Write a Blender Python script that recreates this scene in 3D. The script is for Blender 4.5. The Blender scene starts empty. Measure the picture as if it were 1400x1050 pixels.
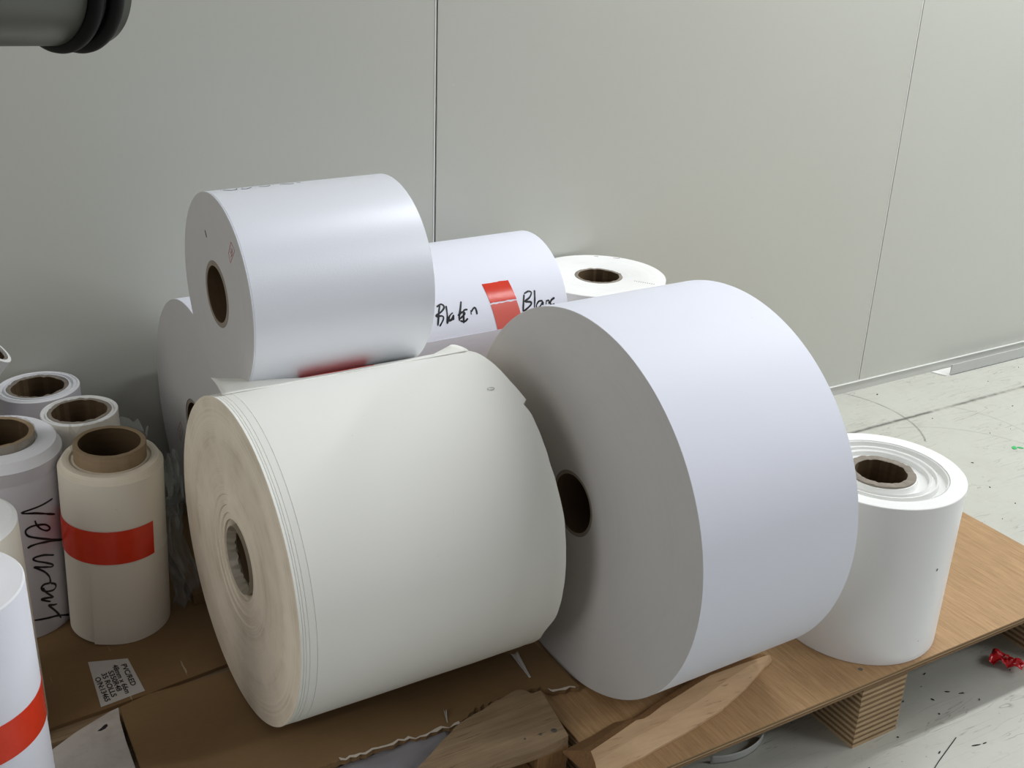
import bpy, bmesh, math, random
from mathutils import Vector, Matrix, noise
random.seed(7)
PI = math.pi
S = bpy.context.scene
COL = S.collection
ZF = 0.116                       # height of the pallet deck above the floor; every height below is measured from the deck

# ------------------------------------------------------------------ camera
cam = bpy.data.cameras.new('camera'); camo = bpy.data.objects.new('camera', cam); COL.objects.link(camo)
right = Vector((0.862032, -0.505489, 0.037171)); down = Vector((-0.173503, -0.363196, -0.915415)); fwd = Vector((0.476233, 0.782668, -0.400791))
m = Matrix((right, -down, -fwd)).transposed().to_4x4(); m.translation = Vector((0, 0, 1 + ZF)); camo.matrix_world = m
cam.sensor_width = 36; cam.sensor_fit = 'HORIZONTAL'; cam.lens = 40.204; cam.clip_start = .02; cam.clip_end = 60
S.camera = camo
# ------------------------------------------------------------------ world, lights, exposure
S.view_settings.view_transform = 'Standard'; S.view_settings.look = 'None'
S.view_settings.gamma = 1; S.view_settings.use_curve_mapping = False
S.view_settings.exposure = 0.0
w = bpy.data.worlds.new('hall'); S.world = w; w.use_nodes = True
w.node_tree.nodes['Background'].inputs[0].default_value = (.93, .95, 1, 1)
w.node_tree.nodes['Background'].inputs[1].default_value = .225
def area(name, loc, size, size_y, watts, color, rot=(0, 0, 0)):
    l = bpy.data.lights.new(name, 'AREA'); l.shape = 'RECTANGLE'; l.size = size; l.size_y = size_y; l.energy = watts; l.color = color
    o = bpy.data.objects.new(name, l); COL.objects.link(o); o.location = (loc[0], loc[1], loc[2] + ZF); o.rotation_euler = rot
# ceiling tubes of the hall: one row close to the wall, one row behind the photographer
area('ceiling_tube_wall_row', (2.65, 1.30, 2.15), 2.4, .12, 48, (.95, .98, 1))
area('ceiling_tube_aisle_row', (3.9, -1.5, 2.5), 2.6, .12, 52, (.95, .98, 1), (math.radians(35), math.radians(25), 0))
area('ceiling_tube_right_bay', (6, .3, 2.5), .2, 2, 80, (.95, .98, 1), (0, math.radians(50), 0))
area('ceiling_tubes_left_bay', (-3.0, .1, 2.0), 2.2, 1.6, 34, (1, .97, .93), (0, math.radians(-58), 0))

# ------------------------------------------------------------------ materials
def mat(name, color, rough=.6, spec=.4, metal=0., build=None):
    m = bpy.data.materials.new(name); m.use_nodes = True
    nt = m.node_tree; b = nt.nodes['Principled BSDF']
    b.inputs['Base Color'].default_value = (*color, 1); b.inputs['Roughness'].default_value = rough
    b.inputs['Specular IOR Level'].default_value = spec; b.inputs['Metallic'].default_value = metal
    if build: build(NT(nt), b)
    return m
class NT:
    def __init__(s, nt): s.nt = nt
    def n(s, typ, **kw):
        x = s.nt.nodes.new(typ)
        for k, v in kw.items():
            if k.startswith('i_'): x.inputs[k[2:].replace('_', ' ')].default_value = v
            else: setattr(x, k, v)
        return x
    def l(s, a, b): s.nt.links.new(a, b)
    def obj(s, scale=(1, 1, 1), rot=(0, 0, 0), loc=(0, 0, 0)):
        tc = s.n('ShaderNodeTexCoord'); mp = s.n('ShaderNodeMapping'); mp.inputs['Scale'].default_value = scale
        mp.inputs['Rotation'].default_value = rot; mp.inputs['Location'].default_value = loc
        s.l(tc.outputs['Object'], mp.inputs['Vector']); return mp.outputs[0]
    def noise(s, vec, scale, detail=4, rough=.6, dist=0):
        x = s.n('ShaderNodeTexNoise'); x.inputs['Scale'].default_value = scale; x.inputs['Detail'].default_value = detail
        x.inputs['Roughness'].default_value = rough; x.inputs['Distortion'].default_value = dist; s.l(vec, x.inputs['Vector']); return x.outputs['Fac']
    def ramp(s, fac, stops):
        r = s.n('ShaderNodeValToRGB'); e = r.color_ramp.elements
        while len(e) < len(stops): e.new(.5)
        for q, (p, c) in zip(e, stops): q.position = p; q.color = (*c, 1) if len(c) == 3 else c
        s.l(fac, r.inputs[0]); return r.outputs[0]
    def mix(s, fac, a, b, mode='MIX'):
        x = s.n('ShaderNodeMix', data_type='RGBA', blend_type=mode)
        for sock, v in ((x.inputs[0], fac), (x.inputs[6], a), (x.inputs[7], b)):
            if isinstance(v, (int, float)): sock.default_value = v
            elif isinstance(v, tuple): sock.default_value = (*v, 1)
            else: s.l(v, sock)
        return x.outputs[2]
    def math(s, op, a, b=None):
        x = s.n('ShaderNodeMath', operation=op)
        for i, v in enumerate((a, b)):
            if v is None: continue
            if isinstance(v, (int, float)): x.inputs[i].default_value = v
            else: s.l(v, x.inputs[i])
        return x.outputs[0]
    def bump(s, h, b, strength=.2, dist=.002):
        x = s.n('ShaderNodeBump'); x.inputs['Strength'].default_value = strength; x.inputs['Distance'].default_value = dist
        s.l(h, x.inputs['Height']); s.l(x.outputs[0], b.inputs['Normal'])
def g3(v): return (v, v, v)

def paper_mat(name, color, rough=.55, spec=.3, dirt=.35, dirtc=(.45, .42, .36), **kw):
    def bd(t, b):
        v = t.obj()
        f = t.noise(v, 26, 6, .7); c = t.ramp(f, [(.70, g3(0)), (.86, g3(1))])
        sp = t.noise(v, 170, 2, .5); c2 = t.ramp(sp, [(.76, g3(0)), (.80, g3(1))])
        fac = t.math('MULTIPLY', t.math('ADD', c, c2), dirt)
        t.l(t.mix(fac, color, dirtc), b.inputs['Base Color'])
        t.bump(t.noise(v, 9, 3, .5), b, .12, .004)
    return mat(name, color, rough, spec, build=bd, **kw)
def end_mat(name, color, color2, amount=.5, rough=.8, freq=900):
    # the cut edges of the wound sheet: rings about the roll's own axis
    def bd(t, b):
        tc = t.n('ShaderNodeTexCoord'); sp = t.n('ShaderNodeSeparateXYZ'); t.l(tc.outputs['Object'], sp.inputs[0])
        r = t.math('SQRT', t.math('ADD', t.math('MULTIPLY', sp.outputs[0], sp.outputs[0]), t.math('MULTIPLY', sp.outputs[1], sp.outputs[1])))
        wob = t.noise(t.obj(), 6, 2, .5)
        rr = t.math('ADD', r, t.math('MULTIPLY', wob, .004))
        cb = t.n('ShaderNodeCombineXYZ'); t.l(rr, cb.inputs[0])
        n1 = t.noise(cb.outputs[0], freq, 3, .7); n2 = t.noise(cb.outputs[0], freq * .12, 2, .5)
        pat = t.noise(t.obj(), 14, 4, .6)
        k = t.math('MULTIPLY', t.ramp(t.math('MULTIPLY', t.math('ADD', n1, n2), .5), [(.40, g3(0)), (.62, g3(1))]), t.ramp(pat, [(.35, g3(0)), (.65, g3(1))]))
        fl = t.ramp(t.noise(t.obj(), 120, 2, .5), [(.77, g3(0)), (.80, g3(.8))])
        c = t.mix(t.math('MULTIPLY', k, amount), color, color2)
        t.l(t.mix(fl, c, (.22, .2, .18)), b.inputs['Base Color'])
        t.bump(n1, b, .15, .0008)
    return mat(name, color, rough, .2, build=bd)
def core_mat(name, color, dark):
    def bd(t, b):
        v = t.obj()
        f = t.noise(t.obj((1, 1, 6)), 30, 5, .7)
        t.l(t.mix(f, dark, color), b.inputs['Base Color']); t.bump(f, b, .4, .001)
    return mat(name, color, .85, .15, build=bd)
P_WHITE = paper_mat('paper_bluish_white', (.80, .815, .90), dirt=.15)
P_PLAIN = paper_mat('paper_white', (.78, .78, .80), dirt=.2)
P_GLOSS = paper_mat('paper_coated_white', (.86, .86, .86), .28, .5, dirt=.15)
P_CREAM = paper_mat('paper_cream', (.90, .90, .845), .65, .25, dirt=.22)
P_IVORY = paper_mat('paper_ivory', (.82, .77, .67), .6, .3, dirt=.3)
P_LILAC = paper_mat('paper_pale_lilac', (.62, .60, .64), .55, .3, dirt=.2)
def pearl(t, b):
    v = t.obj(); f = t.noise(v, 420, 3, .7)
    t.l(t.math('ADD', t.math('MULTIPLY', f, .3), .27), b.inputs['Roughness'])
    t.bump(f, b, .16, .0006)
P_PEARL = mat('paper_pearl', (.82, .84, .90), .4, .7, metal=.16, build=pearl)
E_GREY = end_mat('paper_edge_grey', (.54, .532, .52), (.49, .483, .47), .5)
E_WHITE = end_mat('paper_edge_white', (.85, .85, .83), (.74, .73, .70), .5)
E_CREAM = end_mat('paper_edge_cream', (.82, .745, .61), (.56, .485, .37), 1., freq=300)
E_SHEET = end_mat('paper_edge_bright', (.84, .84, .86), (.74, .74, .77), .4)
CORE = core_mat('core_board', (.36, .27, .17), (.24, .17, .10))
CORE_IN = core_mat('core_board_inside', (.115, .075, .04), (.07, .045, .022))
CORE_GREY = core_mat('core_board_grey', (.34, .30, .25), (.2, .17, .14))
INK = mat('marker_ink', (.006, .006, .009), .4, .4)
STAMP = mat('stamp_ink', (.42, .10, .09), .7, .2)
def tapeb(t, b):
    v = t.obj(); f = t.noise(v, 60, 4, .7)
    t.l(t.mix(f, (.66, .035, .012), (.78, .055, .02)), b.inputs['Base Color']); t.bump(t.noise(v, 25, 3, .6), b, .25, .0012)
TAPE = mat('red_tape', (.7, .04, .015), .22, .5, build=tapeb)
TAPE_SHEEN = mat('red_tape_painted_sheen', (.70, .13, .10), .35, .5)  # same red tape, paler: its gloss is painted into the base colour

def wallb(t, b):
    v = t.obj()
    f = t.noise(v, 3, 3, .5); sp = t.ramp(t.noise(v, 60, 3, .6), [(.74, g3(0)), (.78, g3(.5))])
    t.l(t.mix(sp, t.mix(f, (.478, .484, .435), (.505, .51, .459)), (.56, .57, .54)), b.inputs['Base Color']); t.bump(t.noise(v, 500, 2, .5), b, .05, .0004)
WALLM = mat('painted_steel_panel', (.45, .46, .42), .33, .5, build=wallb)
WALL_EDGE = mat('panel_bare_edge', (.75, .75, .72), .35, .5)
DARKGAP = mat('joint_dark', (.012, .012, .012), .9, .1)
TRIMM = mat('trim_steel', (.50, .505, .47), .4, .5)
BRACKET = mat('galvanised_steel', (.46, .47, .45), .35, .5, .1)

ARCS = ((1.834, 1.657, .234, 2.005, 2.07, 1.3), (2.036, 1.466, .227, 2.21, 2.29, .55), (1.931, 1.297, .288, 2.0, 2.22, .5))
def floorb(t, b):
    v = t.obj()
    base = t.mix(t.noise(v, 1.6, 5, .65), (.435, .435, .38), (.51, .51, .45))
    blot = t.ramp(t.noise(v, 14, 6, .72), [(.45, g3(0)), (.75, g3(1))])
    c = t.mix(t.math('MULTIPLY', blot, .35), base, (.37, .36, .30))
    # fine scratches: thin iso-lines of stretched noise in two directions
    for rot, sc, pos in ((.5, (1.2, 16, 1), .5), (-.9, (1.0, 20, 1), .52), (1.9, (1.5, 12, 1), .48)):
        f = t.noise(t.obj(sc, (0, 0, rot)), 2.2, 3, .55, .6)
        line = t.ramp(f, [(pos - .0, g3(0)), (pos + .005, g3(1)), (pos + .010, g3(0))])
        msk = t.ramp(t.noise(v, 5 + rot, 3, .6), [(.47, g3(0)), (.58, g3(.8))])
        c = t.mix(t.math('MULTIPLY', line, msk), c, (.17, .16, .14))
    sp = t.ramp(t.noise(v, 95, 3, .6), [(.70, g3(0)), (.73, g3(.8))])
    c = t.mix(sp, c, (.22, .21, .18))
    # the dirty construction joint that runs along the wall
    s = t.n('ShaderNodeSeparateXYZ'); tc = t.n('ShaderNodeTexCoord'); t.l(tc.outputs['Object'], s.inputs[0])
    y = t.math('ADD', s.outputs[1], t.math('MULTIPLY', t.noise(t.obj((1, 1, 1)), 40, 3, .7), .006))
    d = t.math('ABSOLUTE', t.math('SUBTRACT', y, 1.608))
    near = t.ramp(d, [(.0015, g3(1)), (.006, g3(0))])
    far = t.ramp(d, [(.0, g3(.6)), (.05, g3(0))])
    brk = t.ramp(t.noise(t.obj((3, .1, 1)), 3, 4, .7), [(.36, g3(.3)), (.52, g3(1))])
    c = t.mix(t.math('MULTIPLY', near, brk), c, (.07, .065, .055))
    c = t.mix(t.math('MULTIPLY', far, t.ramp(t.noise(v, 70, 4, .7), [(.5, g3(0)), (.7, g3(.6))])), c, (.3, .28, .24))
    for cx, cy, R_, x0, x1, k_ in ARCS:
        dx = t.math('SUBTRACT', s.outputs[0], cx); dy = t.math('SUBTRACT', s.outputs[1], cy)
        q = t.math('SQRT', t.math('ADD', t.math('MULTIPLY', dx, dx), t.math('MULTIPLY', dy, dy)))
        ln = t.ramp(t.math('ABSOLUTE', t.math('SUBTRACT', t.math('ADD', q, t.math('MULTIPLY', t.noise(t.obj(), 25, 3, .6), .004)), R_ + .002)), [(.0, g3(1)), (.0035, g3(0))])
        win = t.math('MULTIPLY', t.math('GREATER_THAN', s.outputs[0], x0), t.math('LESS_THAN', s.outputs[0], x1))
        c = t.mix(t.math('MULTIPLY', t.math('MULTIPLY', ln, win), t.math('MULTIPLY', t.noise(v, 30, 3, .7), k_)), c, (.10, .095, .08))
    t.l(c, b.inputs['Base Color']); t.bump(t.noise(v, 30, 4, .6), b, .1, .002)
FLOORM = mat('painted_concrete', (.6, .6, .55), .42, .4, build=floorb)

def woodb(c1, c2, c3, axis='Y', sc=26):
    def bd(t, b):
        s = {'Y': (9, .5, 9), 'X': (.5, 9, 9), 'Z': (9, 9, .5)}[axis]
        f = t.noise(t.obj(s), sc, 6, .75, .3); g = t.noise(t.obj(), 5, 4, .6)
        g2 = t.ramp(g, [(.35, g3(0)), (.7, g3(1))])
        h = t.ramp(f, [(.33, g3(0)), (.68, g3(1))])
        c = t.mix(h, c2, c1)
        st = t.noise(t.obj(s), sc * 2.7, 3, .6); c = t.mix(t.ramp(st, [(.62, g3(0)), (.70, g3(.7))]), c, c3)
        t.l(t.mix(t.math('MULTIPLY', g2, .5), c, c3), b.inputs['Base Color']); t.bump(f, b, .3, .0015)
    return bd
PLY = mat('plywood_face', (.6, .42, .25), .6, .3, build=woodb((.52, .33, .165), (.32, .19, .085), (.25, .145, .07)))
PLY_EDGE = mat('plywood_edge', (.5, .36, .2), .8, .2, build=woodb((.60, .45, .28), (.44, .31, .18), (.26, .17, .09), 'X', 40))
PLY_EDGE2 = mat('plywood_edge_dark', (.25, .16, .09), .85, .2, build=woodb((.30, .20, .11), (.19, .12, .065), (.12, .08, .04), 'X', 40))
OLD = mat('weathered_board', (.4, .29, .18), .8, .2, build=woodb((.44, .32, .195), (.28, .195, .115), (.12, .08, .045), 'X', 11))
OLD2 = mat('weathered_board_edge', (.4, .29, .18), .85, .2, build=woodb((.40, .28, .165), (.26, .175, .10), (.10, .06, .035), 'X', 22))
SPLIT = mat('split_pine', (.62, .44, .27), .75, .2, build=woodb((.70, .49, .29), (.56, .38, .22), (.33, .2, .11), 'X', 9))
ENDG = mat('end_grain', (.3, .17, .08), .9, .15, build=woodb((.36, .2, .085), (.24, .13, .06), (.1, .06, .03), 'Z', 30))
def cardb(t, b):
    v = t.obj()
    f = t.noise(v, 9, 6, .7); fl = t.noise(t.obj((2, 30, 2)), 8, 4, .6)
    c = t.mix(f, (.275, .175, .085), (.21, .13, .06)); c = t.mix(t.math('MULTIPLY', fl, .3), c, (.16, .1, .05))
    scr = t.ramp(t.noise(t.obj((14, 1.2, 1)), 4, 3, .6, .8), [(.735, g3(0)), (.75, g3(.7))])
    t.l(t.mix(scr, c, (.5, .42, .32)), b.inputs['Base Color']); t.bump(fl, b, .15, .001)
CARD = mat('brown_cardboard', (.33, .23, .13), .85, .15, build=cardb)
CARD_EDGE = mat('cardboard_torn_edge', (.62, .56, .48), .9, .1)
def dirtyb(t, b):
    v = t.obj(); f = t.ramp(t.noise(v, 20, 6, .75), [(.45, g3(0)), (.75, g3(.8))])
    t.l(t.mix(f, (.58, .54, .50), (.40, .36, .32)), b.inputs['Base Color'])
DIRTY = mat('scuffed_white_card', (.55, .52, .48), .7, .3, build=dirtyb)
STICK = mat('label_paper', (.56, .54, .51), .45, .4)
def filmb(t, b):
    b.inputs['Transmission Weight'].default_value = .0; b.inputs['Alpha'].default_value = .2
    t.bump(t.noise(t.obj(), 60, 3, .6), b, .6, .004)
FILM = mat('clear_plastic_film', (.55, .58, .56), .18, .6, build=filmb)
FILM3 = mat('milky_plastic', (.45, .46, .44), .25, .5)
FILM2 = mat('grey_plastic_film', (.24, .235, .25), .25, .5)
STEELD = mat('dark_grey_tube', (.085, .088, .075), .38, .5, .3)
RUBBER = mat('black_rubber', (.0022, .0022, .0022), .5, .2)
REDF = mat('crumpled_red_film', (.55, .015, .02), .2, .6)
GRITM = mat('dark_grit', (.03, .028, .025), .9, .1)
NAILM = mat('nail_steel', (.18, .16, .14), .5, .4, .6)

# ------------------------------------------------------------------ object helpers
def link(o, parent=None):
    COL.objects.link(o)
    if parent: o.parent = parent
    return o
def mesh(name, verts, faces, mats, parent=None, loc=None, mw=None, smooth=False, fm=None):
    me = bpy.data.meshes.new(name); me.from_pydata([tuple(v) for v in verts], [], faces)
    for q in (mats if isinstance(mats, (list, tuple)) else [mats]): me.materials.append(q)
    if fm: me.polygons.foreach_set('material_index', fm)
    me.validate(); me.update()
    bm = bmesh.new(); bm.from_mesh(me); bmesh.ops.recalc_face_normals(bm, faces=bm.faces); bm.to_mesh(me); bm.free()
    if smooth: me.polygons.foreach_set('use_smooth', [True] * len(me.polygons)); me.set_sharp_from_angle(angle=math.radians(38))
    o = bpy.data.objects.new(name, me); link(o, parent)
    if mw is not None: o.matrix_world = mw
    if loc is not None: o.location = loc
    return o
def thing(name, label, cat, loc=(0, 0, 0), group=None, rot=None):
    o = bpy.data.objects.new(name, None); o.empty_display_size = .05; COL.objects.link(o)
    M = (rot.to_4x4() if rot else Matrix.Identity(4)); M.translation = Vector((loc[0], loc[1], loc[2] + ZF)); o.matrix_world = M
    return tag(o, label, cat, group)
def tag(o, label=None, cat=None, group=None, kind=None):
    for k, v in (('label', label), ('category', cat), ('group', group), ('kind', kind)):
        if v: o[k] = v
    return o
def boxv(x0, x1, y0, y1, z0, z1):
    v = [(x, y, z) for z in (z0, z1) for y in (y0, y1) for x in (x0, x1)]
    return v, [(0, 2, 3, 1), (4, 5, 7, 6), (0, 1, 5, 4), (2, 6, 7, 3), (0, 4, 6, 2), (1, 3, 7, 5)]
def join(parts):
    V, F, M = [], [], []
    for p in parts:
        v, f = p[0], p[1]; k = len(V); V += list(v); F += [tuple(i + k for i in q) for q in f]; M += [p[2] if len(p) > 2 else 0] * len(f)
    return V, F, M
def slab(poly, z0, z1, mi=0, me=None, jitter=0):
    # flat sheet cut to an outline, with real thickness
    n = len(poly); V = [(x, y, z0) for x, y in poly] + [(x, y, z1 + (random.uniform(-jitter, jitter) if jitter else 0)) for x, y in poly]
    F = [tuple(range(n - 1, -1, -1)), tuple(range(n, 2 * n))] + [(i, (i + 1) % n, n + (i + 1) % n, n + i) for i in range(n)]
    return V, F, [mi, mi] + [mi if me is None else me] * n

def nz(x, y, z=0): return noise.noise(Vector((x, y, z)))
def frame(a):
    a = Vector(a).normalized(); u = Vector((0, -1, 0)); u = (u - u.dot(a) * a).normalized(); v = a.cross(u)
    return Matrix((u, v, a)).transposed()
def lathe(prof, seg=144, disp=None):
    # prof: closed list of (radius, height, material)
    V, F, M = [], [], []; n = len(prof)
    for k in range(seg):
        ph = 2 * PI * k / seg; c, s = math.cos(ph), math.sin(ph)
        for i, (r, z, mi) in enumerate(prof):
            if disp: r, z = disp(ph, r, z, i)
            V.append((r * c, r * s, z))
    for k in range(seg):
        k2 = (k + 1) % seg
        for i in range(n):
            j = (i + 1) % n
            F.append((k * n + i, k2 * n + i, k2 * n + j, k * n + j)); M.append(prof[i][2])
    return V, F, M
def shell(r, ph0, ph1, s0, s1, th=.0004, n=32, skew=0, jag0=0, jag1=0, lift=None):
    # a thin sheet lying on the roll between two angles and two heights
    V, F = [], []
    for k in range(n + 1):
        t = k / n; ph = ph0 + (ph1 - ph0) * t
        for q in range(2):
            for (ss) in (s0, s1):
                p = ph
                if k == 0 and jag0: p += jag0 * (1 if ss == s0 else -1)
                rr = r + (th if q else .00002) + (lift(ph, ss) if lift else 0)
                V.append((rr * math.cos(p), rr * math.sin(p), ss + skew * (ph - ph0)))
    for k in range(n):
        a = 4 * k; b = a + 4
        F += [(a, b, b + 1, a + 1), (a + 2, a + 3, b + 3, b + 2), (a, a + 2, b + 2, b), (a + 1, b + 1, b + 3, a + 3)]
    F += [(0, 1, 3, 2), (4 * n, 4 * n + 2, 4 * n + 3, 4 * n + 1)]
    return V, F
def rag_tape(r, ph0, ph1, s0, s1, skew, rag0=0, rag1=0, th=.0005, n=0):
    n = n or max(20, int(abs(ph1 - ph0) / .03))
    # tape strip whose torn ends wander across its width
    V, F = [], []; W = 9
    e0 = [random.uniform(-1, 1) * rag0 for _ in range(W + 1)]; e1 = [random.uniform(-1, 1) * rag1 for _ in range(W + 1)]
    for layer in (0, 1):
        for k in range(n + 1):
            t = k / n
            for j in range(W + 1):
                p = (ph0 + e0[j]) * (1 - t) + (ph1 + e1[j]) * t; s = s0 + (s1 - s0) * j / W + skew * (p - ph0)
                rr = r + (.00005 if layer == 0 else th); V.append((rr * math.cos(p), rr * math.sin(p), s))
    q = (n + 1) * (W + 1)
    for k in range(n):
        for j in range(W):
            a = k * (W + 1) + j; b = a + W + 1
            F += [(a, b, b + 1, a + 1), (q + a, q + a + 1, q + b + 1, q + b)]
    ring = [j for j in range(W + 1)] + [k * (W + 1) + W for k in range(1, n + 1)] + [n * (W + 1) + j for j in range(W - 1, -1, -1)] + [k * (W + 1) for k in range(n - 1, 0, -1)]
    for i in range(len(ring)):
        a, b = ring[i], ring[(i + 1) % len(ring)]; F.append((a, b, q + b, q + a))
    return V, F
def smooth_line(pts, sub=5):
    out = []; P = [pts[0]] + list(pts) + [pts[-1]]
    if len(pts) < 3: return pts
    for i in range(1, len(P) - 2):
        for k in range(sub):
            t = k / sub; o = []
            for d in range(2):
                p0, p1, p2, p3 = (P[i + j][d] for j in (-1, 0, 1, 2))
                o.append(.5 * (2 * p1 + (p2 - p0) * t + (2 * p0 - 5 * p1 + 4 * p2 - p3) * t * t + (3 * p1 - p0 - 3 * p2 + p3) * t ** 3))
            out.append(tuple(o))
    return out + [pts[-1]]
def ink(r, strokes, wd=.0022, ds=0):
    # pen strokes laid on a roll: (angle, height) lines turned into thin ribbons of real thickness
    V, F = [], []
    for st in strokes:
        L = [(p * r, s + ds) for p, s in smooth_line(st)]
        k0 = len(V); n = len(L)
        for i, (x, y) in enumerate(L):
            a = L[max(i - 1, 0)]; b = L[min(i + 1, n - 1)]; dx, dy = b[0] - a[0], b[1] - a[1]; q = math.hypot(dx, dy) or 1
            nx, ny = -dy / q, dx / q; h = wd / 2 * (.8 + .35 * noise.noise(Vector((x * 90, y * 90, 0))))
            if i in (0, n - 1): h *= .55
            for sg in (-1, 1):
                for rr in (.0001, .00035):
                    p = (x + sg * nx * h) / r; V.append(((r + rr) * math.cos(p), (r + rr) * math.sin(p), y + sg * ny * h))
        for i in range(n - 1):
            a = k0 + 4 * i; b = a + 4
            F += [(a, b, b + 2, a + 2), (a + 1, a + 3, b + 3, b + 1), (a, a + 1, b + 1, b), (a + 2, b + 2, b + 3, a + 3)]
        a = k0 + 4 * (n - 1); F += [(k0, k0 + 2, k0 + 3, k0 + 1), (a, a + 1, a + 3, a + 2)]
    return V, F
def flat_ink(strokes, wd, z, zt=.0003):
    V, F = [], []
    for L in strokes:
        k0 = len(V); n = len(L)
        for i, (x, y) in enumerate(L):
            a = L[max(i - 1, 0)]; b = L[min(i + 1, n - 1)]; dx, dy = b[0] - a[0], b[1] - a[1]; q = math.hypot(dx, dy) or 1
            nx, ny = -dy / q * wd / 2, dx / q * wd / 2
            for sg in (-1, 1):
                for zz in (z, z + zt): V.append((x + sg * nx, y + sg * ny, zz))
        for i in range(n - 1):
            a = k0 + 4 * i; b = a + 4
            F += [(a, b, b + 2, a + 2), (a + 1, a + 3, b + 3, b + 1), (a, a + 1, b + 1, b), (a + 2, b + 2, b + 3, a + 3)]
        a = k0 + 4 * (n - 1); F += [(k0, k0 + 2, k0 + 3, k0 + 1), (a, a + 1, a + 3, a + 2)]
    return V, F
def sub(name, vf, m, t, smooth=False, label=None):
    o = mesh(name, vf[0], vf[1], m, smooth=smooth, fm=vf[2] if len(vf) > 2 else None); o.parent = t
    if label: o['label'] = label
    return o
def roll(name, label, origin, axis, r, L, pm, em, ro=.0440, ri=.0372, core=CORE, c0=.0, c1=.0, near=None, far=None, side=(), disp=None, group=None, ragged=.0, seg=144, cat='paper roll'):
    # near / far: profile across the end faces as (fraction from core to rim, offset along the axis)
    t = thing(name, label, cat, origin, group or 'paper rolls stored on the pallets', frame(axis))
    near = near or [(0, .0012), (.5, .0005), (1, 0)]; far = far or [(0, -.0012), (.5, -.0005), (1, 0)]
    pr = [(ro + (r - ro) * f, z, 1) for f, z in near[:-1]] + [(r - .0008, near[-1][1], 1), (r, near[-1][1] + .0008, 0)]
    for z, dr in side: pr.append((r + dr, z, 0))
    pr += [(r, L + far[-1][1] - .0008, 1), (r - .0008, L + far[-1][1], 1)] + [(ro + (r - ro) * f, L + z, 1) for f, z in reversed(far[:-1])]
    pr[-1] = (pr[-1][0], pr[-1][1], 1)
    sub('paper', lathe(pr, seg, disp), [pm, em], t, True)
    tk = ro - ri
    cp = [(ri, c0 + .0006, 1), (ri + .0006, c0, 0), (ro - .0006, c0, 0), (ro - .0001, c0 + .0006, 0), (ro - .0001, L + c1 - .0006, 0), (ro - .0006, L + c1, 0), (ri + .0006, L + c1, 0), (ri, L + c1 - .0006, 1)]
    def cd(ph, rr, z, i):
        e = ragged * (noise.noise(Vector((math.cos(ph) * 3, math.sin(ph) * 3, 5.1))) + .6 * noise.noise(Vector((math.cos(ph) * 9, math.sin(ph) * 9, i * .3))))
        return rr + e * .10 * (1 if i in (1, 2, 5, 6) else 0), z + e * (1 if z > L * .5 else -1) * .5
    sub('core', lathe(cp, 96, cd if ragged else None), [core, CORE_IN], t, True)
    return t

# ------------------------------------------------------------------ the setting
YW = 1.781
fl = mesh('floor', *boxv(-2.5, 5.5, -2.6, 1.95, -.05, 0), FLOORM); tag(fl, kind='structure')
wl = mesh('wall_back', *boxv(-2.5, 5.5, YW + .004, YW + .06, 0, 2.75), DARKGAP); tag(wl, kind='structure')
seams = [-2.5, -1.444, -.268, .908, 2.084, 3.26, 4.436, 5.5]
for i in range(len(seams) - 1):
    a, b = seams[i] + .0022, seams[i + 1] - .0014
    V, F, M = join([(*boxv(a, b - .0022, YW, YW + .004, .02, 2.75), 0), (*boxv(b - .0022, b, YW - .0006, YW + .004, .02, 2.75), 1)])
    p = mesh('panel', V, F, [WALLM, WALL_EDGE], fm=M); p.parent = wl
V, F, M = join([(*boxv(-2.5, 5.5, YW - .0035, YW + .002, 0, .0255), 0), (*boxv(-2.5, 5.5, YW - .006, YW - .0035, .0242, .0255), 1)])
tag(mesh('baseboard_back', V, F, [TRIMM, WALL_EDGE], fm=M), kind='structure')

# steel angle lying on the floor against the wall
t = thing('steel_angle', 'grey steel angle bar lying on floor against wall base', 'metal bar', (2.36, 1.74, -.116))
sub('upright_flange', boxv(.012, 1.9, -.003, 0, .001, .030), BRACKET, t)
V, F, M = slab([(-.016, .034), (.0, -.001), (.012, -.003), (1.9, -.003), (1.9, .034)], 0, .0025); sub('base_flange', (V, F), WALL_EDGE, t)
tag(mesh('white_strip', *boxv(0, 1.5, 0, .012, 0, .012), WALL_EDGE, loc=(2.44, 1.752, .0026)), 'thin white strip lying inside the grey steel angle bar', 'strip')

# ------------------------------------------------------------------ pallets
def layered(x0, x1, y0, y1, z0, z1, n, jit=.0012):
    parts = []; h = (z1 - z0) / n
    for i in range(n):
        j = random.uniform(0, jit); k = random.uniform(0, jit)
        if i % 2: j += jit * .9; k += jit * .9
        parts.append((*boxv(x0 + j, x1 - k, y0 + random.uniform(0, jit) + (jit * .9 if i % 2 else 0), y1, z0 + i * h, z0 + (i + 1) * h - (0 if i == n - 1 else h * .06)), i % 2))
    return join(parts)
t = thing('pallet', 'plywood pallet with bare deck under the big white rolls, right side', 'pallet', (1.16, 1.3, -.116))
LX, LY = 1.16, 1.3
V, F, M = layered(.690 - LX, 1.631 - LX, .8445 - LY, 1.765 - LY, .104, .1158, 4, .0007)
V2, F2 = boxv(.690 - LX, 1.631 - LX, .8445 - LY, 1.765 - LY, .1140, .1160)
V, F, M = join([(V, F, 0)]); fm = [0] * len(F)
dk = layered(.690 - LX, 1.631 - LX, .8445 - LY, 1.765 - LY, .104, .1135, 3, .0008)
V, F, M = dk; k = len(V); V += V2; F += [tuple(i + k for i in q) for q in F2]; M = [0 if x else 1 for x in M] + [2] * 6
sub('deck_board', (V, F, M), [PLY_EDGE, PLY_EDGE2, PLY], t)
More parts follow.
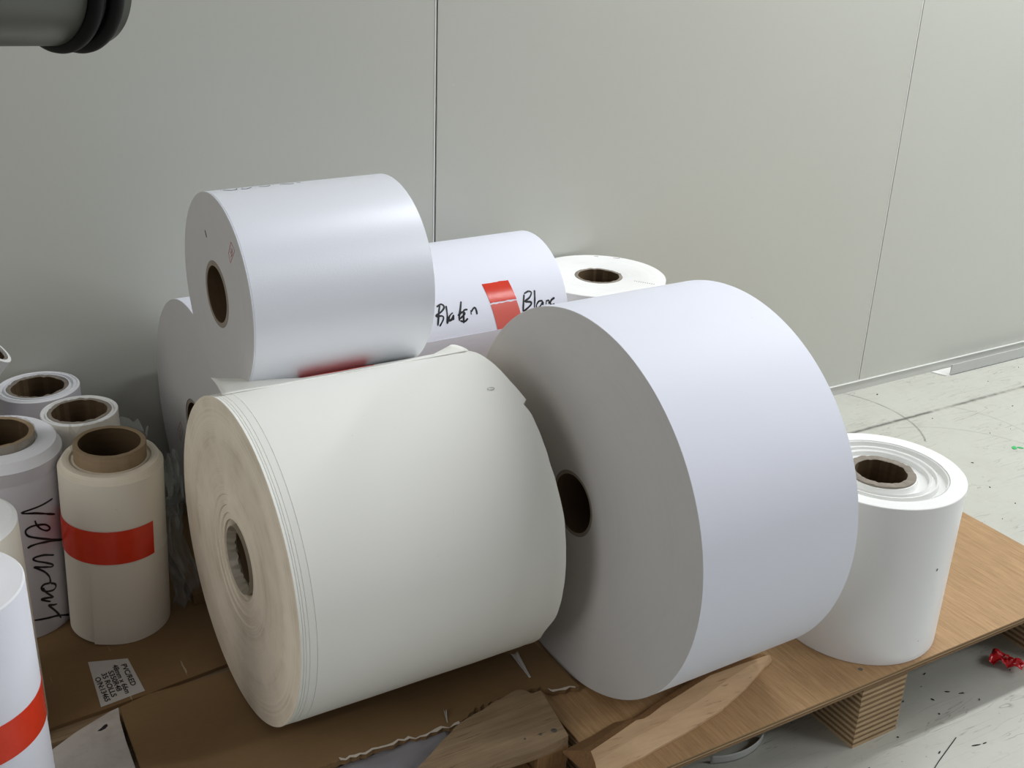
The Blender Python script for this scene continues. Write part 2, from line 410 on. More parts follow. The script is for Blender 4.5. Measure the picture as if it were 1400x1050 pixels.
for x0, x1 in ((.700, .785), (1.1085, 1.198), (1.536, 1.622)):
    V, F, M = layered(x0 - LX, x1 - LX, .8455 - LY, 1.76 - LY, 0, .1038, 22, .0006)
    sub('runner', (V, F, M), [PLY_EDGE, PLY_EDGE2], t)
for x, y in ((1.126, .871), (1.180, 1.30), (.742, .88), (1.585, .88)):
    V, F, M = lathe([(.0001, .1158, 0), (.0032, .1158, 0), (.0032, .1163, 0), (.0012, .1162, 0), (.0001, .1160, 0)], 14)
    o = sub('nail', (V, F, M), [NAILM], t, True); o.location = (x - LX, y - LY, 0)

t = thing('pallet', 'old board pallet with a broken front board, under the cardboard on the left', 'pallet', (.2, 1.35, -.116))
LX, LY = .2, 1.35
def lb(name, x0, x1, y0, y1, z0, z1, m=OLD): return sub(name, boxv(x0 - LX, x1 - LX, y0 - LY, y1 - LY, z0, z1), m, t)
lb('deck_board', -.33, .674, 1.247, 1.34, .092, .110)
lb('deck_board', -.33, .674, 1.39, 1.49, .092, .110)
lb('deck_board', -.33, .674, 1.54, 1.64, .092, .110)
lb('deck_board', -.33, .674, 1.67, 1.77, .092, .110)
lb('deck_board', -.33, .674, 1.075, 1.165, .0915, .1095)
for x0, x1 in ((-.33, -.24), (.13, .22), (.625, .674)): lb('runner', x0, x1, .955 if x1 < .3 else .936, 1.765, 0, .0913, ENDG if x1 > .3 else OLD)
brk = [(.40, .90), (.45, .933), (.480, .972), (.523, .998), (.553, 1.015), (.588, 1.026), (.628, 1.036), (.649, 1.040), (.663, 1.041), (.670, 1.036), (.676, 1.026), (.688, 1.0265), (.696, 1.022), (.6735, .935), (.652, .931), (.63, .930), (.607, .931), (.588, .9325), (.569, .934), (.554, .931), (.520, .915), (.47, .90)]
random.seed(3)
rg = []
for i in range(len(brk)):
    a, b = brk[i], brk[(i + 1) % len(brk)]; rg.append(a)
    if i < 12 and i not in (10, 11): rg += [(a[0] + (b[0] - a[0]) * f + random.uniform(-.0014, .0014), a[1] + (b[1] - a[1]) * f + random.uniform(-.0016, .0016)) for f in (.33, .66)]
rg = [(min(x, .6885), y) for x, y in rg]
V, F, M = slab([(x - LX, y - LY) for x, y in rg], .1175, .132, 0, 1)
o = sub('broken_board', (V, F, M), [OLD, OLD2], t, label='broken end of a weathered board')
lb('packing_block', .628, .674, .934, .99, .0915, .1173, ENDG)
for x, y, q in ((.662, .951, .0028), (.643, .953, .0016), (.621, .955, .0012)):
    V, F, M = lathe([(.0001, .1318, 0), (q * 1.5, .1318, 0), (q * 1.4, .1323, 0), (q * .8, .1326, 0), (.0001, .1326, 0)], 12)
    s_ = sub('nail', (V, F, M), [NAILM], t, True); s_.location = (x - LX, y - LY, 0)

# split plank wedged in front of the big white roll
rid = [(.678, .892), (.700, .897), (.721, .902), (.763, .913), (.774, .9115), (.786, .914), (.813, .923), (.85, .931), (.912, .945), (.963, .946), (1.017, .946)]
low = [(.669, .859), (.689, .863), (.708, .866), (.744, .869), (.765, .873), (.790, .876), (.822, .880), (.888, .892), (.951, .913), (.993, .931), (1.024, .942)]
n = len(rid); V = []
for i in range(n):
    f = i / (n - 1); (rx, ry), (lx, ly) = rid[i], low[i]; j = random.uniform(-.0008, .0008); h = .022 * (1 - .45 * f * f)
    bx, by = rx - .018 * (1 - f * .6), ry + .034 * (1 - f * .8)
    mx, my = (rx + lx) / 2, (ry + ly) / 2
    V += [(lx, ly, .0003), (lx, ly, .004 + j), (mx, my, h * .72 + .003 + j), (rx, ry, h), (rx - .006, ry + .010, h * .80 + j), (bx, by, .004), (bx, by, .0003)]
F = []
for i in range(n - 1):
    for k in range(7): F.append((7 * i + k, 7 * i + (k + 1) % 7, 7 * i + 7 + (k + 1) % 7, 7 * i + 7 + k))
F += [tuple(range(6, -1, -1)), tuple(range(7 * n - 7, 7 * n))]
o = mesh('split_plank', V, F, [SPLIT, ENDG], loc=(0, 0, ZF), fm=[0 if k % 7 in (0, 1, 2) else 1 for k in range(7 * (n - 1))] + [1, 0])
tag(o, 'split piece of bare pine lying on the plywood in front of the biggest white roll', 'plank')

# ------------------------------------------------------------------ cardboard
def wob(poly, a, fr=None):
    out = []
    for i, p in enumerate(poly):
        out.append(p)
        if i == len(poly) - 1: break
        q = poly[i + 1]; d = math.dist(p, q); k = max(1, int(d / .03))
        if fr and i not in fr: continue
        for s_ in range(1, k): out.append((p[0] + (q[0] - p[0]) * s_ / k + random.uniform(-a, a), p[1] + (q[1] - p[1]) * s_ / k + random.uniform(-a, a)))
    return out
V, F, M = slab(wob([(-.30, 1.262), (.109, 1.270), (.175, 1.2745), (.236, 1.2795), (.343, 1.293), (.60, 1.300), (.60, 1.725), (-.30, 1.725)], .0008), -.0058, -.0002, 0, 0)
t = mesh('flattened_carton', V, F, [CARD], loc=(0, 0, ZF)); tag(t, 'flattened brown carton carrying a printed white sticker, beneath the upright rolls on the left', 'cardboard')
# its shipping sticker, with the printing
st = mesh('sticker', *slab([(.1795, 1.3835), (.229, 1.367), (.2325, 1.2875), (.1745, 1.2805)], 0, .0003)[:2], STICK); st.parent = t
for txt, x, y0, ln in (('PVC/RED', .2175, 1.357, .052), ('48mm x 66m', .2065, 1.3605, .068), ('S350R48', .1985, 1.350, .048), ('35 ROLLS', .1895, 1.3495, .056), ('O/N:13465', .1800, 1.344, .056)):
    cu = bpy.data.curves.new('print', 'FONT'); cu.body = txt; cu.size = .0098; cu.extrude = .00012; cu.offset = .0002
    tmp = bpy.data.objects.new('print', cu); COL.objects.link(tmp)
    dg = bpy.context.evaluated_depsgraph_get(); me = bpy.data.meshes.new_from_object(tmp.evaluated_get(dg)); wdt = max(v.co.x for v in me.vertices)
    bpy.data.objects.remove(tmp); me.materials.clear(); me.materials.append(INK)
    o = bpy.data.objects.new('print', me); COL.objects.link(o); o.parent = st; o.location = (x, y0, .0004); o.rotation_euler = (0, 0, -PI / 2 + .03); o.scale = (ln / wdt, 1, 1)
V = []; F = []
zig = [(.19, 1.037), (.25, 1.036), (.30, 1.038), (.36, 1.035), (.40, 1.036), (.438, 1.033), (.449, 1.034), (.457, 1.035), (.467, 1.031), (.484, 1.034), (.498, 1.031), (.511, 1.027), (.526, 1.028), (.543, 1.029), (.560, 1.026), (.575, 1.030), (.60, 1.044), (.66, 1.045), (.698, 1.040), (.705, 1.027), (.707, 1.026), (.717, 1.022), (.733, 1.021), (.745, 1.017)]
z2 = []
for a, b in zip(zig, zig[1:]):
    k = max(1, int(math.dist(a, b) / .006))
    for i in range(k): z2.append((a[0] + (b[0] - a[0]) * i / k, a[1] + (b[1] - a[1]) * i / k + (.0016 if len(z2) % 2 else -.0012)))
poly = z2 + [(.745, 1.016), (.742, 1.10), (.738, 1.272), (.55, 1.268), (.34, 1.2655), (.232, 1.2685), (.1945, 1.2595), (.193, 1.231), (.192, 1.193), (.190, 1.137)]
fringe = [p for p in z2 if .40 < p[0] < .570] 
fringe2 = [p for p in z2 if p[0] > .702]
V, F, M = slab(poly, .0005, .0082, 0, 0)
for i in range(2, 2 + len(z2)): M[i] = 1
t = mesh('flattened_carton', V, F, [CARD, CARD_EDGE], loc=(0, 0, ZF)); tag(t, 'flattened brown carton with a torn ragged front edge, beneath the big cream roll', 'cardboard')
for fr in (fringe, fringe2):
    top_ = [(x, y + max(-.0009, .0014 + .005 * nz(x * 70, 3) + (.0014 if k % 3 == 0 else 0))) for k, (x, y) in enumerate(fr)]
    te = mesh('torn_edge', *slab([(x, y - .0012) for x, y in fr] + top_[::-1], .0082, .0088)[:2], CARD_EDGE); te.parent = t
V, F, M = slab([(.345, 1.45), (.66, 1.45), (.66, 1.68), (.345, 1.68)], .0003, .0185)
tag(mesh('carton_pad', V, F, [CARD], loc=(0, 0, ZF)), 'folded carton packed beneath the white roll that lies behind the big cream roll', 'cardboard')
V, F, M = slab(wob([(.060, 1.19), (.094, 1.218), (.137, 1.2435), (.182, 1.263), (.1935, 1.266)], .0006) + [(.1895, 1.240), (.187, 1.20), (.1855, 1.142), (.181, 1.066), (.06, 1.09)], .0003, .0030)
o = mesh('white_card', V, F, [DIRTY], loc=(0, 0, ZF)); tag(o, 'scuffed off-white card with a dark nick, at the bottom left in front of the cartons', 'card')
nk = mesh('nick', *slab([(.160, 1.2325), (.165, 1.2355), (.170, 1.240), (.1735, 1.2405), (.1735, 1.2365), (.170, 1.233), (.164, 1.231)], .0030, .0034)[:2], INK); nk.parent = o
# grey film poking out below the torn carton edge
def crumple(poly_uv, nx, ny, fn, m, name, loc=(0, 0, 0), solid=.0004):
    V, F = [], []
    for j in range(ny + 1):
        for i in range(nx + 1): V.append(fn(i / nx, j / ny))
    for j in range(ny):
        for i in range(nx):
            a = j * (nx + 1) + i; F.append((a, a + 1, a + nx + 2, a + nx + 1))
    o = mesh(name, V, F, m, loc=loc, smooth=True); md = o.modifiers.new('thickness', 'SOLIDIFY'); md.thickness = solid; return o
o = crumple(None, 26, 10, lambda u, v: (.36 + u * .19, .955 + v * .078, .004 * nz(u * 6, v * 5) + .006 * v - .004), FILM2, 'plastic_film', (0, 0, ZF))
tag(o, 'shiny grey plastic film under the torn carton edge beside the broken board', 'plastic film')
for nm, lab, x, y, z, L_, ang, wd in (('paper_scrap', 'small curled strip of white paper on carton near the bottom of the cream roll', .701, 1.118, .0083, .055, -1.68, .011), ('paper_scrap', 'tiny white paper shred on carton behind the broken board', .560, 1.055, .0083, .022, -1.9, .004)):
    def f(u, v, L_=L_, wd=wd): return ((u - .0) * L_, (v - .5) * wd * (1 - .75 * u) , .0006 + .0035 * (v - .5) ** 2 * 4 * (1 - u) + .001 * abs(nz(u * 5, v)))
    o = crumple(None, 10, 4, f, STICK, nm, (x, y, z + ZF)); o.rotation_euler = (0, 0, ang); tag(o, lab, 'paper scrap')

# ------------------------------------------------------------------ lying rolls
# big cream roll
random.seed(11)
def creamdisp(ph, r, z, i):
    if z > .3:
        p = (ph + PI) % (2 * PI) - PI
        dz = .0022 * nz(math.cos(p) * 2.5, math.sin(p) * 2.5, 3) + .001 * nz(math.cos(p) * 9, math.sin(p) * 9, 1)
        if r > .2:
            d = p + 1.11
            if -.26 < d < 0: dz += .005 * (1 + d / .26)
            elif 0 <= d < .10: dz -= .0035 * (1 - d / .1)
            d2 = p - .55
            dz -= .005 * math.exp(-(d2 / .10) ** 2)
        return r - (.0015 * abs(nz(p * 3, 1, 2)) if r > .2 else 0), z + dz
    if z < .03:
        # the face of the roll is a little askew to its axis
        k = max(0, 1 - z / .03)
        return r, z + k * (-.019 * (-r * math.cos(ph)) + .0114 * (-r * math.sin(ph)))
    return r, z
nearp = [(0, .013), (.012, .009), (.05, .0055), (.052, .0030), (.10, .0042), (.105, .0020), (.16, .0030), (.165, .0012), (.24, .0022), (.25, .0008), (.4, .0018), (.41, .0012), (.62, .0012), (.63, .0004), (.8, .0006), (1, 0)]
side = []
for z, d in ((.0048, .0009), (.0082, .0009), (.0130, .0009), (.0232, .0010)): side += [(z - .0004, 0), (z - .0001, -d), (z + .0003, -d), (z + .0005, 0)]
side += [(.06, 0), (.12, .0003), (.2, 0), (.26, .0002), (.31, 0), (.335, 0), (.345, -.0008)]
side = [(z, d - (.0004 if z < .02 else 0)) for z, d in side]
cream = roll('paper_roll', 'big cream paper roll lying in front with a ringed brownish end face', (.3423, 1.2032, .2182), (1, .0044, 0), .2081, .3530, P_CREAM, E_CREAM, ro=.0440, ri=.0390, core=CORE_GREY, c0=.015, c1=-.002, near=nearp, side=side, disp=creamdisp, seg=220)
sub('tape', rag_tape(.2086, -2.13, -1.93, .095, .222, 0, 0, 0), TAPE, cream)
# torn film caught in the core mouth
V, F, M = lathe([(.0434, .003, 0), (.0438, .002, 0), (.0438, .0135, 0), (.0392, .0145, 0), (.0390, .012, 0)], 120, lambda ph, r, z, i: (r + (.0012 * nz(math.cos(ph) * 7, math.sin(ph) * 7, i * .4) - .0008 if i in (0, 4) else 0), z + (.003 * nz(math.cos(ph) * 6, math.sin(ph) * 6, 2) if i in (0, 4) else 0)))
sub('core_wrap', (V, F, M), [mat('crinkled_wrap', (.30, .26, .20), .4, .5)], cream, True)
mk = sub('mark', ink(.2085, [[(-1.262, .317), (-1.250, .315), (-1.240, .319), (-1.246, .324), (-1.258, .323), (-1.262, .318)]], .0009), mat('faint_pencil', (.42, .43, .38), .7, .2), cream)

# biggest white roll
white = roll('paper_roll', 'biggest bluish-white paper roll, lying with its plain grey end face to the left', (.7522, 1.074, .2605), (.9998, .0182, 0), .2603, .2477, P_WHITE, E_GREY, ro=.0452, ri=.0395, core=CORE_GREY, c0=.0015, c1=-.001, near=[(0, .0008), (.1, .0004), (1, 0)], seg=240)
# pearl roll on top
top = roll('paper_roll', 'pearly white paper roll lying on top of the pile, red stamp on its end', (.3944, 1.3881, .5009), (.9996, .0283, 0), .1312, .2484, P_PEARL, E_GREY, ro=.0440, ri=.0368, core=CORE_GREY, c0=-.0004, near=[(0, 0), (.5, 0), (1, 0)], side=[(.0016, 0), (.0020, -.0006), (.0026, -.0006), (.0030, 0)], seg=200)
def stamp(t, pts, strokes, z=-.0003):
    sub('stamp', flat_ink([pts + [pts[0]]] + strokes, .0007, z, .0002), STAMP, t)
stamp(top, [(.0691, -.0886), (.0804, -.0807), (.0624, -.0603), (.057, -.071)], [[(.066, -.080), (.070, -.077), (.067, -.074)], [(.064, -.076), (.068, -.071), (.064, -.068)], [(.071, -.081), (.072, -.075), (.068, -.070)]])
sub('nick', flat_ink([[(-.031, -.077), (-.029, -.074), (-.026, -.069)]], .002, -.0004, .0003), INK, top)
sub('handwriting', ink(.1312, [[(-1.70, .022), (-1.64, .031), (-1.66, .038), (-1.72, .041)], [(-1.66, .044), (-1.635, .050), (-1.70, .060)], [(-1.70, .07), (-1.66, .078), (-1.70, .085)], [(-1.70, .098), (-1.668, .110), (-1.672, .116)], [(-1.70, .121), (-1.672, .125)], [(-1.72, .02), (-1.9, .03)], [(-1.75, .05), (-1.9, .055)], [(-1.72, .09), (-1.9, .1)]], .0018), INK, top)
# white roll behind the cream one
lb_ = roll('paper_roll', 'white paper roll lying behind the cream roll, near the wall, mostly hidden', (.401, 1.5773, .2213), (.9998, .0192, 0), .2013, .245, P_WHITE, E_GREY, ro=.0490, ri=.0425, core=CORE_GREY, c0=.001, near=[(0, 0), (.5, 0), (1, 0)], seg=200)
stamp(lb_, [(-.0827, .0208), (-.0725, .032), (-.0910, .0588), (-.1045, .045)], [[(-.088, .032), (-.083, .036), (-.09, .041)], [(-.095, .04), (-.088, .046), (-.092, .051)]])
# roll with handwriting
bl_r = .1252
o0 = Vector((.7797, 1.6404, .3162)) - .05 * Vector((.9998, .0175, 0))
blanc = roll('paper_roll', 'bluish-white paper roll with two handwritten words and upright red tape, behind the biggest roll', o0, (.9998, .0175, 0), bl_r, .30, P_WHITE, E_SHEET, ro=.0440, ri=.0372, seg=200)
BL = [[(-0.5296, 0.0099), (-0.4292, 0.0052), (-0.2738, 0.0003)], [(-0.5124, 0.0037), (-0.5381, 0.0125), (-0.4967, 0.0169), (-0.4467, 0.0109), (-0.4, -0.0001), (-0.3871, 0.0105), (-0.3482, 0.0119), (-0.2617, 0.0035)], [(-0.5086, 0.0206), (-0.3953, 0.0198), (-0.2762, 0.0178)], [(-0.4069, 0.0303), (-0.3741, 0.0238), (-0.321, 0.0209), (-0.3226, 0.0262), (-0.3739, 0.0307), (-0.3111, 0.0289)], [(-0.5327, 0.0489), (-0.4463, 0.0452), (-0.3379, 0.0403), (-0.2887, 0.0405)], [(-0.3565, 0.0383), (-0.3946, 0.0473), (-0.3653, 0.0512), (-0.3126, 0.0409)], [(-0.415, 0.0575), (-0.4144, 0.0513), (-0.376, 0.0492), (-0.2477, 0.0472)], [(-0.2873, 0.0416), (-0.2695, 0.0494), (-0.3026, 0.0558)], [(-0.4, 0.0632), (-0.3431, 0.0629)], [(-0.3756, 0.0631), (-0.4246, 0.0701), (-0.3966, 0.0729), (-0.3304, 0.0734)], [(-0.4867, 0.1672), (-0.3894, 0.1635), (-0.2671, 0.1604)], [(-0.4949, 0.1674), (-0.5189, 0.1763), (-0.4955, 0.1818), (-0.4337, 0.1762), (-0.3943, 0.1666), (-0.3734, 0.1772), (-0.3323, 0.1763), (-0.2656, 0.1616)], [(-0.5218, 0.1888), (-0.4135, 0.1863), (-0.2907, 0.183)], [(-0.3631, 0.2006), (-0.3633, 0.1931), (-0.3189, 0.1877), (-0.2799, 0.1878), (-0.2943, 0.1943), (-0.346, 0.2007), (-0.3045, 0.1999)], [(-0.3628, 0.2081), (-0.3086, 0.2065)], [(-0.3463, 0.2078), (-0.3586, 0.2118), (-0.34, 0.2132), (-0.3073, 0.2121)], [(-0.3775, 0.2249), (-0.3514, 0.218), (-0.3121, 0.2152), (-0.2883, 0.2181), (-0.2992, 0.2233)]]
for wds in (BL[:10], BL[10:]): sub('handwriting', ink(bl_r, wds, .0038, .05), INK, blanc)
random.seed(5)
sub('tape', rag_tape(bl_r, -.715, -.447, .1444, .1944, .025, .004, .006), TAPE, blanc)
sub('tape', rag_tape(bl_r, -.425, .28, .1509, .2009, .025, .006, .004), TAPE_SHEEN, blanc)
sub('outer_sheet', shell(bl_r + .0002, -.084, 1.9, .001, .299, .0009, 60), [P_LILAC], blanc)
roll('paper_roll', 'small white paper roll lying hidden beneath the roll with the handwritten words', (.742, 1.645, .0957), (1, .0175, 0), .0955, .27, P_PLAIN, E_WHITE, seg=96)

# ------------------------------------------------------------------ upright rolls, right side
farp = [(0, -.004), (.03, -.004), (.06, -.0095), (.14, -.0085), (.24, -.0075), (.255, -.0035), (.30, -.0025), (.33, -.0055), (.40, -.0065), (.41, -.0025), (.45, -.0020), (.462, -.0075), (.60, -.0070), (.615, -.0012), (.64, -.0006), (.645, -.0022), (.655, -.0022), (.66, -.0003), (.8, 0), (1, 0)]
upr = roll('paper_roll', 'glossy white paper roll standing upright at the right, its top showing stepped rings', (1.211, .9667, 0), (0, 0, 1), .1166, .2545, P_GLOSS, E_WHITE, ro=.0486, ri=.0362, core=CORE_GREY, c1=-.0035, far=[(f, z * 1.5) for f, z in farp], ragged=.003, seg=200)
sub('edge_wear', shell(.1167, .86, 1.02, .0006, .2535, .0003, 6), [E_WHITE], upr)
sub('mark', ink(.1168, [[(.069, .148), (.073, .1498), (.079, .1515)]], .0022), INK, upr)
sub('mark', ink(.1168, [[(-.001, .033), (.006, .0335)]], .0016), INK, upr)
fr_ = roll('paper_roll', 'white paper roll standing upright against the wall behind the biggest roll', (1.1818, 1.6495, 0), (0, 0, 1), .1241, .342, P_PLAIN, E_WHITE, ro=.0446, ri=.0382, core=CORE_GREY, c1=-.001, far=[(0, -.0015), (.05, -.001), (.08, 0), (1, 0)], ragged=.0022, seg=160)
random.seed(9)
sub('mark', flat_ink([[(.056 + i * .0033, .042 + i * .0024), (.0575 + i * .0033, .0400 + i * .0024)] for i in range(10)], .0016, .3421), CORE_GREY, fr_)
for L_ in ([(-.100, .058), (-.097, .064), (-.094, .062)], [(-.076, .086), (-.068, .094), (-.072, .098)]): sub('mark', flat_ink([L_], .0012, .3421), CORE_GREY, fr_)

# ------------------------------------------------------------------ upright rolls, left side
def chamf(c): return [(0, -.002), (.12, -.002), (.15, -.0055), (.24, -.0055), (.28, -.0010), (.45, 0), (.72, -.001), (1, -c)]
aA = (.0354, -.0408, .9985)
A = roll('paper_roll', 'ivory paper roll standing upright with a red tape band and protruding brown core', (.2439, 1.4705, .0022), aA, .0688, .2660, P_IVORY, E_CREAM, ro=.0474, ri=.0405, core=CORE, c0=.002, c1=.0205, far=chamf(.010), ragged=.001)
sub('tape', rag_tape(.0697, -2.7, .585, .1340, .1855, 0, 0, 0), TAPE, A)
sub('outer_sheet', shell(.0689, -.735, 1.9, .0006, .132, .0005, 90, skew=-.0, lift=lambda ph, s: .0022 * max(0, 1 - (ph + .735) / .25) * (1 if s < .05 else 0)), [P_IVORY], A)
# clear film torn off at the top of the core
V, F = [], []
for k in range(61):
    ph = 1.55 + 2.9 * k / 60
    for j in range(4):
        h = .266 + .0095 * j * (1 + .9 * nz(ph * 3, 2)) ; rr = .0480 + .0014 * j + .0022 * nz(ph * 6, j * .7, 4) * j / 3
        V.append((rr * math.cos(ph), rr * math.sin(ph), h + (.008 * nz(ph * 5, 7) if j == 3 else 0)))
for k in range(60):
    for j in range(3): F.append((4 * k + j, 4 * k + 4 + j, 4 * k + 5 + j, 4 * k + 1 + j))
o = sub('torn_film', (V, F), FILM, A, True)
aB = Vector((.034, -.0365, .9988)); topB = Vector((.124, 1.5392, .2806)); oB = topB - aB * (.2768 / .9988)
B = roll('paper_roll', 'pale lilac paper roll standing upright with handwriting running down its side', oB, aB, .0805, .2810, P_LILAC, E_SHEET, ro=.0474, ri=.0400, core=CORE, c0=.002, c1=.0105, far=[(0, -.003), (.05, -.003), (.08, 0), (.8, -.001), (1, -.013)], ragged=.0015, side=[(.05, 0), (.245, 0), (.246, -.0006), (.249, -.0006)])
VEL = [[(0.7345, 0.2086), (0.4906, 0.2079), (0.1357, 0.2068), (0.3994, 0.1985), (0.7571, 0.1828)], [(0.3428, 0.189), (0.3603, 0.1825), (0.4221, 0.1736), (0.5233, 0.1664), (0.5962, 0.1652), (0.601, 0.1688), (0.5345, 0.1753), (0.4289, 0.1794), (0.293, 0.1818), (0.1966, 0.1799), (0.1685, 0.1751), (0.2072, 0.1685), (0.3317, 0.1619), (0.5623, 0.1509), (0.8648, 0.1365)], [(0.8862, 0.1354), (0.6171, 0.1456), (0.3956, 0.1512), (0.2359, 0.1521), (0.1751, 0.1499)], [(0.643, 0.1216), (0.4505, 0.1298), (0.3104, 0.1321), (0.2481, 0.1308), (0.2912, 0.126), (0.4624, 0.1168), (0.5929, 0.1082), (0.5797, 0.1053), (0.428, 0.1109), (0.257, 0.1172), (0.3017, 0.1133), (0.4195, 0.1036), (0.4964, 0.0935), (0.5158, 0.0857), (0.5104, 0.0812)], [(0.5104, 0.0812), (0.3965, 0.0837), (0.3407, 0.0806), (0.3599, 0.0747), (0.4483, 0.0699), (0.5618, 0.0672), (0.6192, 0.0699), (0.6037, 0.0753), (0.5184, 0.0806)], [(0.3649, 0.0792), (0.4079, 0.0704), (0.5207, 0.0584), (0.527, 0.0563), (0.4229, 0.0599), (0.3196, 0.0617), (0.3792, 0.057), (0.4827, 0.0512)], [(0.6076, 0.0412), (0.5319, 0.0432), (0.4358, 0.0473), (0.4975, 0.0393), (0.5901, 0.0277), (0.6727, 0.0138), (0.7577, -0.0054)], [(0.1598, 0.0318), (0.4117, 0.0264), (0.6139, 0.021), (0.8903, 0.0075)]]
VEL = [[(p, s) for p, s in st if s > .002] for st in VEL]
sub('handwriting', ink(.0806, VEL, .0036), INK, B)
V, F, M = lathe([(.0476, .278, 0), (.0490, .280, 0), (.0492, .289, 0), (.0484, .2925, 0), (.0476, .290, 0)], 90, lambda ph, r, z, i: (r + .0012 * nz(math.cos(ph) * 7, math.sin(ph) * 7, i), z + .003 * nz(math.cos(ph) * 6, math.sin(ph) * 6, i + 3)))
sub('core_wrap', (V, F, M), [FILM], B, True)
roll('paper_roll', 'narrow white paper roll standing upright beside the wall, farthest back on the left', (.2042, 1.7130, 0), (0, 0, 1), .0600, .2784, P_LILAC, E_SHEET, ro=.0446, ri=.0378, core=CORE_GREY, c0=.002, c1=-.001, far=[(0, 0), (.12, 0), (.16, -.004), (.36, -.004), (.42, .0), (.62, 0), (.66, -.0015), (.72, -.0012), (.78, 0), (1, -.001)], ragged=.004)
roll('paper_roll', 'thin ivory paper roll standing between the taped ivory roll and the back white one', (.2428, 1.6045, 0), (0, 0, 1), .0535, .2758, P_IVORY, E_WHITE, ro=.0446, ri=.0385, core=CORE_GREY, c0=.002, c1=-.0005, far=[(0, -.001), (.2, -.001), (.3, -.004), (.5, -.003), (.6, 0), (1, 0)], ragged=.003)
roll('paper_roll', 'ivory paper roll with a flat speckled top, cut by the left edge of the picture', (.0322, 1.3127, 0), (0, 0, 1), .0818, .2955, P_IVORY, E_WHITE, ro=.0446, ri=.0385, c0=.002, c1=-.001, far=[(0, 0), (.85, .0), (1, -.004)])
G = roll('paper_roll', 'white paper roll with a red tape band, nearest in the bottom left corner', (.0148, 1.0800, -.0), (0, 0, 1), .0771, .3511, P_WHITE, E_SHEET, ro=.0446, ri=.0385, c0=.002, c1=-.001, far=[(0, .003), (.5, .001), (.95, 0), (1, -.001)])
sub('tape', rag_tape(.0773, -2.9, 2.6, .1815, .2252, 0, 0, 0), TAPE, G)
# leaning roll at the far left
aE = Vector((.66, -.06, .75)).normalized(); RE = .040
cE = Vector((.1680, 1.655, .352)) - RE * Vector((aE.z, 0, -aE.x)).normalized() 
oE = cE - aE * .30
roll('paper_roll', 'slim white paper roll leaning to the left at the left edge of the picture', oE, aE, RE, .30, P_PLAIN, E_WHITE, ro=.0345, ri=.0300, core=CORE_GREY, c1=-.002, far=[(0, 0), (1, 0)], ragged=.003)

# ------------------------------------------------------------------ loose sheets, film
def flapf(u, v):
    # a cream sheet lying over the back of the cream roll, its left corner sticking up
    x = .354 + u * .338; ph = math.radians(104 + 17 * v)
    lift = .0006 + .022 * v * max(0, 1 - u * 3.0) + .010 * v * max(0, u * 10 - 9)
    y = 1.2032 - (.2083 + lift) * math.cos(ph); z = .2182 + (.2083 + lift) * math.sin(ph)
    z += .0006 * nz(u * 7, v * 3)
    return (x + .006 * v, y, z)
o = crumple(None, 40, 10, flapf, P_CREAM, 'paper_sheet', (0, 0, ZF)); tag(o, 'loose cream paper sheet pinched between the cream roll and the pearly roll', 'paper sheet')
def filmf(u, v):
    z = .004 + .245 * v; x = .332 + .026 * nz(v * 3, 1.3) * .6 + (u - .5) * .036 * (1.25 - .5 * v); y = 1.46 + .024 * nz(u * 5, v * 8) + (u - .5) * .02
    return (x + .006 * nz(u * 9, v * 14, 2), y, z + .010 * nz(u * 6, v * 6, 5) * v)
o = crumple(None, 22, 60, filmf, FILM, 'plastic_film', (0, 0, ZF)); tag(o, 'crumpled clear plastic film stuffed between the taped ivory roll and the cream roll', 'plastic film')

# ------------------------------------------------------------------ on the floor
random.seed(21)
V, F = [], []
o = crumple(None, 12, 9, lambda u, v: ((u - .5) * .050, (v - .5) * .026 * (1.3 - u * .5) + .004 * nz(u * 7, v * 4), .012 + .011 * nz(u * 4.3, v * 4.1, 9) + .004 * nz(u * 11, v * 9)), REDF, 'crumpled_tape', (1.472, .868, .0)); o.rotation_euler = (0, 0, -1.1)
tag(o, 'crumpled scrap of red tape on the floor under the pallet edge at right', 'tape scrap')
o = crumple(None, 24, 4, lambda u, v: (.06 * math.cos(-2.3 + 1.6 * u) * 1.2, .05 * math.sin(-2.3 + 1.6 * u), .0005 + .014 * v), FILM3, 'plastic_strip', (.955, .955, 0)); tag(o, 'clear curved plastic strip standing on the floor under the pallet front', 'plastic strip')
def bit(x, y, w_, l_, a): 
    c, s = math.cos(a), math.sin(a); pl = [(-l_, -w_ * .3), (-l_ * .3, -w_), (l_ * .6, -w_ * .5), (l_, w_ * .4), (l_ * .1, w_), (-l_ * .7, w_ * .6)]
    return slab([(x + c * p - s * q, y + s * p + c * q) for p, q in pl], .0001, .0012)[:2]
parts = []
for x, y, w_, l_, a in ((1.215, .780, .002, .005, .3), (1.256, .884, .0015, .003, .5), (1.30, .866, .002, .004, 1.8), (1.335, .868, .0016, .006, -.6), (1.352, .855, .0012, .007, -.4), (1.365, .832, .0012, .003, .8), (1.47, .858, .0015, .002, .2), (1.275, .765, .0013, .011, -.3), (1.29, .762, .0012, .006, -.1), (1.03, .832, .0018, .007, -1), (1.035, .822, .0018, .006, .4), (1.10, .805, .0015, .003, 0), (1.06, .785, .003, .006, 1.2), (1.045, .775, .003, .008, .6), (2.106, 1.735, .0035, .004, 0), (1.152, .772, .0016, .002, 0)):
    parts.append((*bit(x, y, w_ * .55, l_ * .7, a), 0))
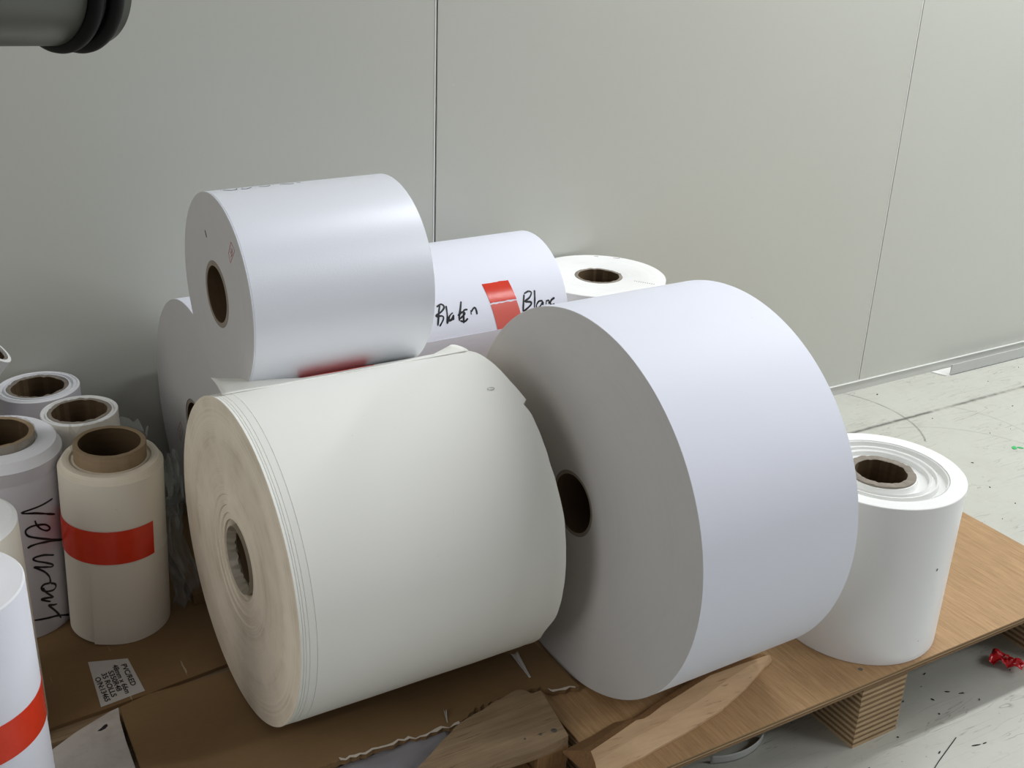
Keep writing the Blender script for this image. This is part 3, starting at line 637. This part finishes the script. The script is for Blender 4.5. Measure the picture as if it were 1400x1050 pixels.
for _ in range(150): parts.append((*bit(random.uniform(.7, 2.8), random.uniform(.3, 1.72) , random.uniform(.0004, .0010), random.uniform(.0006, .0030), random.uniform(0, 3)), 0))
V, F, M = join(parts); o = mesh('grit', V, F, [GRITM]); tag(o, 'dark specks of grit scattered over the pale floor', 'grit', kind='stuff')
o = mesh('wire', *flat_ink([[(1.150, .748), (1.20, .768), (1.262, .790)]], .0011, .0002, .001), GRITM); tag(o, 'thin dark straight wire on the lit floor, bottom right', 'wire')
o = mesh('green_scrap', *join([(*bit(2.165, 1.384, .006, .009, .4), 0), (*bit(2.178, 1.378, .004, .007, 2.), 0)])[:2], mat('green_plastic', (.03, .42, .12), .4, .4)); tag(o, 'tiny scrap of green plastic on the floor at right', 'scrap')
o = mesh('screw_cap', *lathe([(.0001, .0002, 0), (.0035, .0002, 0), (.0035, .004, 0), (.002, .006, 0), (.0001, .0063, 0)], 14)[:2], E_WHITE, loc=(1.218, .902, 0), smooth=True); tag(o, 'tiny white plastic cap on the floor beside the pallet runner', 'cap')

# ------------------------------------------------------------------ dark tube, top left, on a stand outside the picture
pd = Vector((.8691, .4873, -.0852)).normalized(); pc = Vector((.1186, .6649, .9422))
t = thing('tube', 'dark grey round tube with black rubber rings at its end, upper left corner', 'tube', pc - pd * .5, rot=frame(pd))
prof = [(.0001, 0, 0), (.0305, 0, 0), (.0305, .492, 0), (.0295, .494, 0), (.0295, .520, 0), (.0275, .522, 0), (.0001, .522, 0)]
sub('barrel', lathe(prof, 96), [STEELD], t, True)
for z in (.4955, .5085):
    pr = [(.0300 + .0045 * math.cos(q), z + .0052 * math.sin(q), 0) for q in [2 * PI * i / 18 for i in range(18)]]
    sub('ring', lathe(pr, 96), [RUBBER], t, True)
t['label'] = 'dark grey round tube with black rubber rings at its end, upper left corner'
fo = pc - pd * .45; iv = t.matrix_world.inverted()
o = sub('post', lathe([(.0001, 0, 0), (.09, 0, 0), (.09, .008, 0), (.018, .012, 0), (.018, fo.z + .116 - .02, 0), (.0001, fo.z + .116 - .02, 0)], 40), [STEELD], t, True)
o.matrix_parent_inverse = iv; o.location = (fo.x, fo.y, 0)
